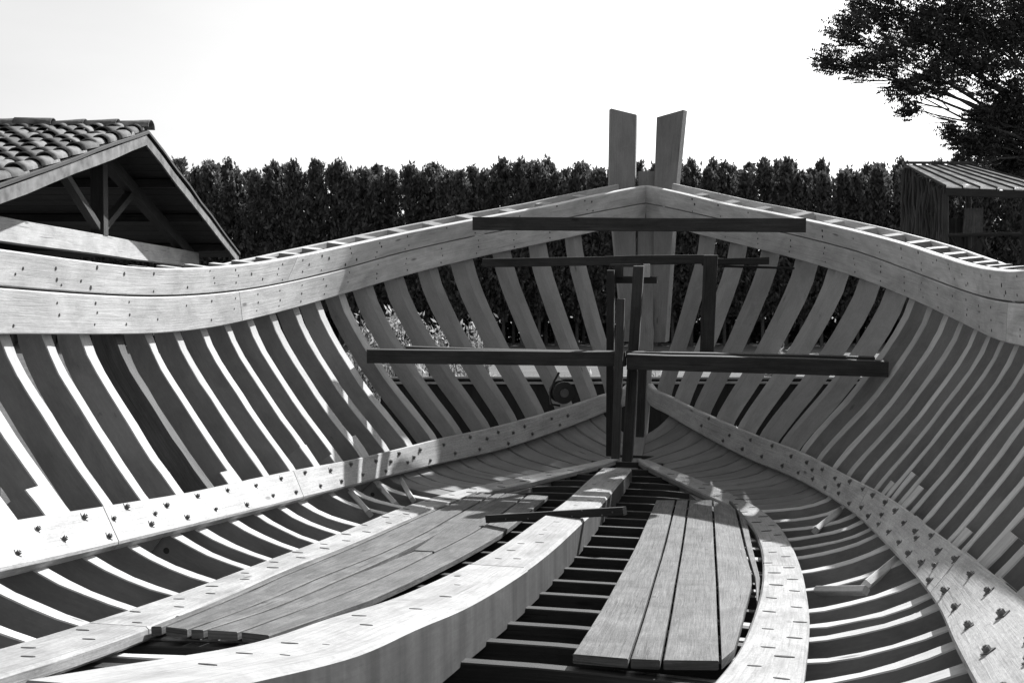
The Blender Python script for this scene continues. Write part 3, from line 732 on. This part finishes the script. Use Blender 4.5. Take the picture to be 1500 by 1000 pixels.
# ------------------------------------------------------------------ stick-walled hut
YF, YB = 19.5, 21.7
hut = thing('stick_hut', 'tall rustic hut with a wall of crooked sticks and pale sheet roof', 'hut', (px_at(1450, 450, YF)[0], YF, 0))
FL, BL, BR, FR = px_at(1385, 275, YF), px_at(1324, 243, YB), px_at(1419, 243, YB), px_at(1560, 281, YF)
NP = 7
for i in range(NP):
    a, b = i/NP + .006, (i+1)/NP - .006
    f = lambda P, Q, t: P + (Q-P)*t
    q = [f(FL, FR, a), f(FL, FR, b), f(BL, BR, b), f(BL, BR, a)]
    secs = [[q[0], q[1], q[1]+[0, 0, .02], q[0]+[0, 0, .02]], [q[3], q[2], q[2]+[0, 0, .02], q[3]+[0, 0, .02]]]
    loft('roof_sheet', secs, M_SHEET, hut)
for i in range(NP+1):
    beam('roof_batten', f(FL, FR, i/NP) + [0, 0, .03], f(BL, BR, i/NP) + [0, 0, .03], .03, .035, MW['stick'], hut)
beam('eave_beam', FL - [0, 0, .08], FR - [0, 0, .08], .09, .12, MW['stick'], hut); beam('back_beam', BL - [0, 0, .1], BR - [0, 0, .1], .09, .12, MW['stick'], hut)
beam('top_batten', BL + [0, 0, .06], BR + [0, 0, .06], .04, .05, MW['stick'], hut)
for P, nm in ((FL, 'post'), (BL, 'post'), (BR, 'post'), (FR, 'post'), ((FL+FR)/2 + [.35, 0, 0], 'post')):
    pole(nm, [(P[0], P[1], 0), (P[0]+.02, P[1], P[2]*.5), (P[0], P[1], P[2]-.1)], [.07, .065, .055], MW['stick'], hut)
for i in range(46):
    t = i/45 + rng.normal(0, .01); p = BL + (FL-BL)*t; top = p[2] - .02 - .06*rng.random() + .06*(rng.random() < .2); z0 = p[2] - 2.6 - rng.random()*.4
    pts = [(p[0] + rng.normal(0, .035), p[1] + rng.normal(0, .05), z0 + (top-z0)*k/5) for k in range(6)]
    r = .018 + .018*rng.random(); pole('wall_stick', pts, [r*(1.1-.05*k) for k in range(6)], MW['stick'], hut, 6)
for zz in (-.55, -1.5):
    beam('wall_rail', FL + [0.04, 0, zz], BL + [0.04, 0, zz - .2], .05, .06, MW['stick'], hut)
z1 = px_at(1450, 345, YF)[2]
pole('gallery_rail', [(FL[0], YF, z1), ((FL[0]+FR[0])/2, YF+.02, z1+.03), (FR[0], YF, z1-.01)], [.035]*3, MW['stick'], hut)
for i in range(4):
    x0 = FL[0] + .1 + i*.5
    pole('brace_stick', [(x0, YF+.03, z1-.9), (x0+.25, YF+.03, z1-.4), (x0 + .55, YF+.03, z1)], [.02]*3, MW['stick'], hut, 6)
    pole('brace_stick', [(x0+.5, YF+.07, z1-.9), (x0+.28, YF+.07, z1-.4), (x0, YF+.07, z1)], [.018]*3, MW['stick'], hut, 6)
a, b = px_at(1410, 305, YB-.3), px_at(1440, 345, YB-.3)
loft('back_board', [[np.array([a[0], a[1], b[2]]), np.array([b[0], a[1], b[2]]), np.array([b[0], a[1]+.03, b[2]]), np.array([a[0], a[1]+.03, b[2]])], [np.array([a[0]+.05, a[1], a[2]]), np.array([b[0], a[1], a[2]]), np.array([b[0], a[1]+.03, a[2]]), np.array([a[0]+.05, a[1]+.03, a[2]])]], MW['board'], hut)
for k in range(9):     # boarded back and floor of the hut
    t0, t1 = k/9 + .004, (k+1)/9 - .004; p, q = BL + (BR-BL)*t0*1.25, BL + (BR-BL)*t1*1.25; y = YB + .06
    loft('back_wall_board', [[np.array([p[0], y, 0.2]), np.array([q[0], y, 0.2]), np.array([q[0], y+.03, 0.2]), np.array([p[0], y+.03, 0.2])], [np.array([p[0], y, BL[2]-1.0]), np.array([q[0], y, BL[2]-1.0]), np.array([q[0], y+.03, BL[2]-1.0]), np.array([p[0], y+.03, BL[2]-1.0])]], MW['stick'], hut)

# ------------------------------------------------------------------ foliage
def quads_mesh(name, C, A, B, mat):
    """leaf quads: centre C, half axes A (long) and B (across); diamond shaped"""
    n = len(C); V = np.empty((n, 4, 3)); V[:, 0] = C - A; V[:, 1] = C + B - A*.1; V[:, 2] = C + A; V[:, 3] = C - B - A*.1
    me = bpy.data.meshes.new(name); me.vertices.add(n*4); me.vertices.foreach_set('co', V.reshape(-1).astype(np.float32))
    me.loops.add(n*4); me.loops.foreach_set('vertex_index', np.arange(n*4, dtype=np.int32))
    me.polygons.add(n); me.polygons.foreach_set('loop_start', np.arange(0, n*4, 4, dtype=np.int32))
    me.update(calc_edges=True); me.materials.append(mat); return me
def unit(v): return v/(np.linalg.norm(v, axis=-1, keepdims=True) + 1e-9)
def leaves(C, dirs, ln, wd, g):
    n = len(C); A = unit(dirs + g.normal(0, .45, (n, 3))); R_ = unit(g.normal(0, 1, (n, 3))); B = unit(np.cross(A, R_))
    s = (.7 + .6*g.random((n, 1))); return A*ln*s, B*wd*s
def poplar_meshes(seed, h):
    g = np.random.default_rng(seed); C, D = [], []
    nb = 150
    for i in range(nb):
        t = (i + g.random())/nb; z = h*(.13 + .87*t); ph = g.random()*6.28
        r = (2.5*(1-t)**.7*(.55 + .6*g.random()))*min(1, .5 + t*3) + .12
        L_ = r*1.9; rise = 1.25
        k = 26
        u = g.random(k)**.7
        cx = np.cos(ph)*r*u + g.normal(0, .18, k); cy = np.sin(ph)*r*u + g.normal(0, .18, k); cz = z + u*r*rise + g.normal(0, .22, k)
        C.append(np.c_[cx, cy, cz]); D.append(np.tile([np.cos(ph)*.5, np.sin(ph)*.5, .9], (k, 1)))
    for i in range(11):        # leader tips
        ph = g.random()*6.28; r = 1.3*g.random()**.7; k = 22; u = g.random(k); top = h + 1.0*g.random() - r*.9
        C.append(np.c_[np.cos(ph)*r + g.normal(0, .10, k), np.sin(ph)*r + g.normal(0, .10, k), h*.88 + u*(top - h*.88)]); D.append(np.tile([0, 0, 1.], (k, 1)))
    C = np.concatenate(C); D = np.concatenate(D); A, B = leaves(C, D, .24, .11, g)
    crown = quads_mesh('poplar_crown', C, A, B, M_POP)
    secs = pole(None, [(0, 0, -.1), (.05, .02, h*.3), (0, .04, h*.65), (0, 0, h*.95)], [.17, .13, .08, .02], None)
    trunk = mesh_from(*loft_data(secs), 'poplar_trunk'); trunk.materials.append(M_BARK)
    return crown, trunk
POPS = [poplar_meshes(100+i, 16.2) for i in range(5)]
for row, (Y, sp) in enumerate(((104, 1.75), (108.5, 1.8))):
    x = -57 + row*.9
    while x < 58:
        v = POPS[rng.integers(5)]; x_ = x + rng.normal(0, .25); y_ = Y + rng.normal(0, .6)
        e = thing('poplar_tree', 'tall dark poplar in the dense row behind the boat' if row == 0 else 'tall dark poplar standing in the second row of the grove', 'tree', (x_, y_, 0), 'front row of poplars' if row == 0 else 'second row of poplars')
        e.rotation_euler = (0, 0, rng.random()*6.28); s = .965 + .085*rng.random(); e.scale = (s, s, s*(1.0 + (.03 if row else 0)))
        for me, nm in ((v[0], 'crown'), (v[1], 'trunk')):
            o = bpy.data.objects.new(nm, me); col.objects.link(o); o.parent = e
        x += sp
# understorey behind the trunks
g = np.random.default_rng(5); n = 26000
C = np.c_[g.uniform(-75, 75, n), 114 + g.random(n)*5, 9.5*g.random(n)**1.2]; A, B = leaves(C, np.tile([0, 0, .6], (n, 1)), .55, .32, g)
tag(link('grove_understorey', quads_mesh('grove_understorey', C, A, B, M_UNDER)), 'dark tangled undergrowth filling the grove behind the poplars', 'undergrowth', kind='stuff')

# broad-leaved tree at the right
TX, TYY = 13.6, 25.0
tree = thing('broadleaf_tree', 'large dark broad-leaved tree overhanging the stick hut', 'tree', (TX, TYY, 0))
BL_ = [(1222, 88, 26, 23), (1248, 45, 34, 23.5), (1262, 100, 24, 23), (1290, 15, 46, 24), (1300, 85, 40, 23.2), (1345, 50, 55, 24), (1325, 130, 26, 23), (1338, 160, 18, 22.8), (1372, 115, 36, 23.4), (1400, 25, 62, 24.5), (1415, 95, 46, 24), (1455, 60, 62, 25), (1480, 130, 46, 24), (1500, 20, 80, 25.5), (1440, 172, 22, 23.6), (1415, 205, 24, 23.6), (1452, 205, 36, 24), (1492, 190, 44, 24.4), (1480, 238, 34, 24.5), (1412, 234, 12, 23.5), (1432, 222, 26, 23.8), (1398, 190, 14, 23.5), (1470, 165, 34, 24), (1500, 235, 40, 24.4), (1530, 235, 46, 25), (1560, 150, 80, 25.5), (1570, 40, 90, 26), (1330, -50, 70, 24.5), (1430, -70, 90, 25.5), (1540, -90, 120, 26), (1660, 60, 120, 26), (1660, -80, 150, 26), (1650, 200, 80, 25.5), (1500, -230, 130, 26), (1640, -260, 160, 26), (1780, -60, 150, 26.5), (1800, 120, 110, 26.5), (1400, -180, 80, 25.5)]
g = np.random.default_rng(11); C, D = [], []; branches = []
hub = np.array([TX, TYY, 6.2])
for (x, y, r, Y) in BL_:
    p = px_at(x, y, Y); rm = r*Y/F_PX
    mid = hub*.55 + p*.45 + np.array([0, 0, -.15 + .5*rng.random()]); branches.append((p, mid, rm))
    ns = min(int(14 + 640*rm**2.0), 850)
    for _ in range(ns):
        v = unit(g.normal(0, 1, 3)); c = p + v*rm*(g.random()**.45)*np.array([1, 1, .8])
        if g.random() < .16: continue
        tw = unit((c - mid)*np.array([1, 1, .5]) + g.normal(0, .6, 3) + np.array([0, 0, -.25])); L_ = .16 + .12*g.random()
        k = 11; u = np.linspace(0, 1, k)
        side_ = unit(np.cross(tw, g.normal(0, 1, 3)))
        sgn = np.where(np.arange(k) % 2 == 0, 1, -1)[:, None]
        C.append(c + tw*L_*u[:, None] + side_*sgn*.055); D.append(tw*.55 + side_*sgn)
C = np.concatenate(C); D = np.concatenate(D); A, B = leaves(C, D*1.2, .050, .018, g)
link('crown', quads_mesh('crown', C, A, B, M_TREE), None, tree)
pole('trunk', [(TX+.2, TYY, -.1), (TX+.1, TYY+.05, 2), (TX-.05, TYY, 4.2), (TX, TYY, 6.4), (TX+.1, TYY+.1, 9)], [.48, .40, .34, .27, .15], M_BARK, tree, 12)
bp_ = []
for p, m, rm in branches:
    b0 = np.array([TX, TYY, 4.6 + 2.6*rng.random()])
    bp_.append(loft_data(pole(None, crspline([b0, m, p], 5), list(np.linspace(.07, .008, 11)), None, None, 6)))
    for _ in range(4):
        e = p + rng.normal(0, rm*.7, 3); bp_.append(loft_data(pole(None, [m*.35 + p*.65, (m*.2 + p*.5 + e*.3) + rng.normal(0, .05, 3), e], [.014, .009, .004], None, None, 5)))
link('limbs', mesh_from(*merge(bp_), 'limbs'), M_BARK, tree)

# pale shrubs beyond the bow
def shrub(label, px, ytop, Y, width, seed):
    g = np.random.default_rng(seed); P = px_at(px, ytop, Y); h = P[2]
    e = thing('leafy_shrub', label, 'shrub', (P[0], Y, 0), None); C, D = [], []; st_ = []
    for i in range(26):
        a = g.random()*6.28; r = width*g.random()**.6; top = np.array([P[0] + math.cos(a)*r, Y + math.sin(a)*r, h*(.72 + .3*g.random()) - .25*r]); base = np.array([P[0] + math.cos(a)*r*.25, Y + math.sin(a)*r*.25, 0])
        st_.append(loft_data(pole(None, [base, base*.5 + top*.5 + g.normal(0, .06, 3), top], [.018, .012, .005], None, None, 5)))
        k = 46; u = .25 + .75*g.random(k)
        C.append(base + (top-base)*u[:, None] + g.normal(0, .1, (k, 3))); D.append(np.c_[g.normal(0, .6, (k, 2)), np.full(k, .9)])
    C = np.concatenate(C); D = np.concatenate(D); A, B = leaves(C, D, .085, .03, g)
    link('foliage', quads_mesh('foliage', C, A, B, M_SHRUB), None, e); link('stems', mesh_from(*merge(st_), 'stems'), M_BARK, e)
shrub('pale leafy shrub tallest of those behind the bow ribs', 694, 452, 27, .55, 1)
shrub('pale leafy shrub seen through the left bow ribs under the sloping clamp', 648, 466, 28, .6, 2)
shrub('pale spreading shrub outside the left ribs, behind the long cross beam end', 588, 446, 29, .7, 3)
shrub('pale loose shrub outside the left ribs nearest the shed', 545, 446, 30, .8, 4)
shrub('low pale shrub by the fence behind the stem, left of the props', 858, 545, 26.5, .6, 5)
shrub('low pale shrub by the fence behind the stem, right of the props', 965, 540, 26.5, .5, 6)
shrub('low thin shrub beside the fence behind the right bow ribs', 1140, 500, 27, .4, 7)
# dark board fence behind the bow
FY = 25.0; zt = px_at(900, 553, FY)[2]; x0, x1 = px_at(560, 500, FY)[0], px_at(1290, 500, FY)[0]
fen = thing('board_fence', 'dark board fence with pale top rails beyond the bow', 'fence', ((x0+x1)/2, FY, 0))
x = x0
while x < x1:
    loft('fence_board', [[np.array([x, FY, .02]), np.array([x+.28, FY+.022, .02]), np.array([x+.28, FY+.042, .02]), np.array([x, FY+.02, .02])], [np.array([x, FY, zt-.02]), np.array([x+.28, FY+.022, zt-.02]), np.array([x+.28, FY+.042, zt-.02]), np.array([x, FY+.02, zt-.02])]], MW['fence'], fen); x += .25
for dz in (0, -.11):
    beam('fence_rail', (x0, FY-.05, zt+dz), (x1, FY-.05, zt+dz), .06, .05, MW['rail'], fen, segs=12, wob=.006)
for xx in np.linspace(x0, x1, 7): beam('fence_post', (xx, FY+.09, 0), (xx, FY+.09, zt+.02), .1, .1, MW['fence'], fen, up=(0, 1, 0))
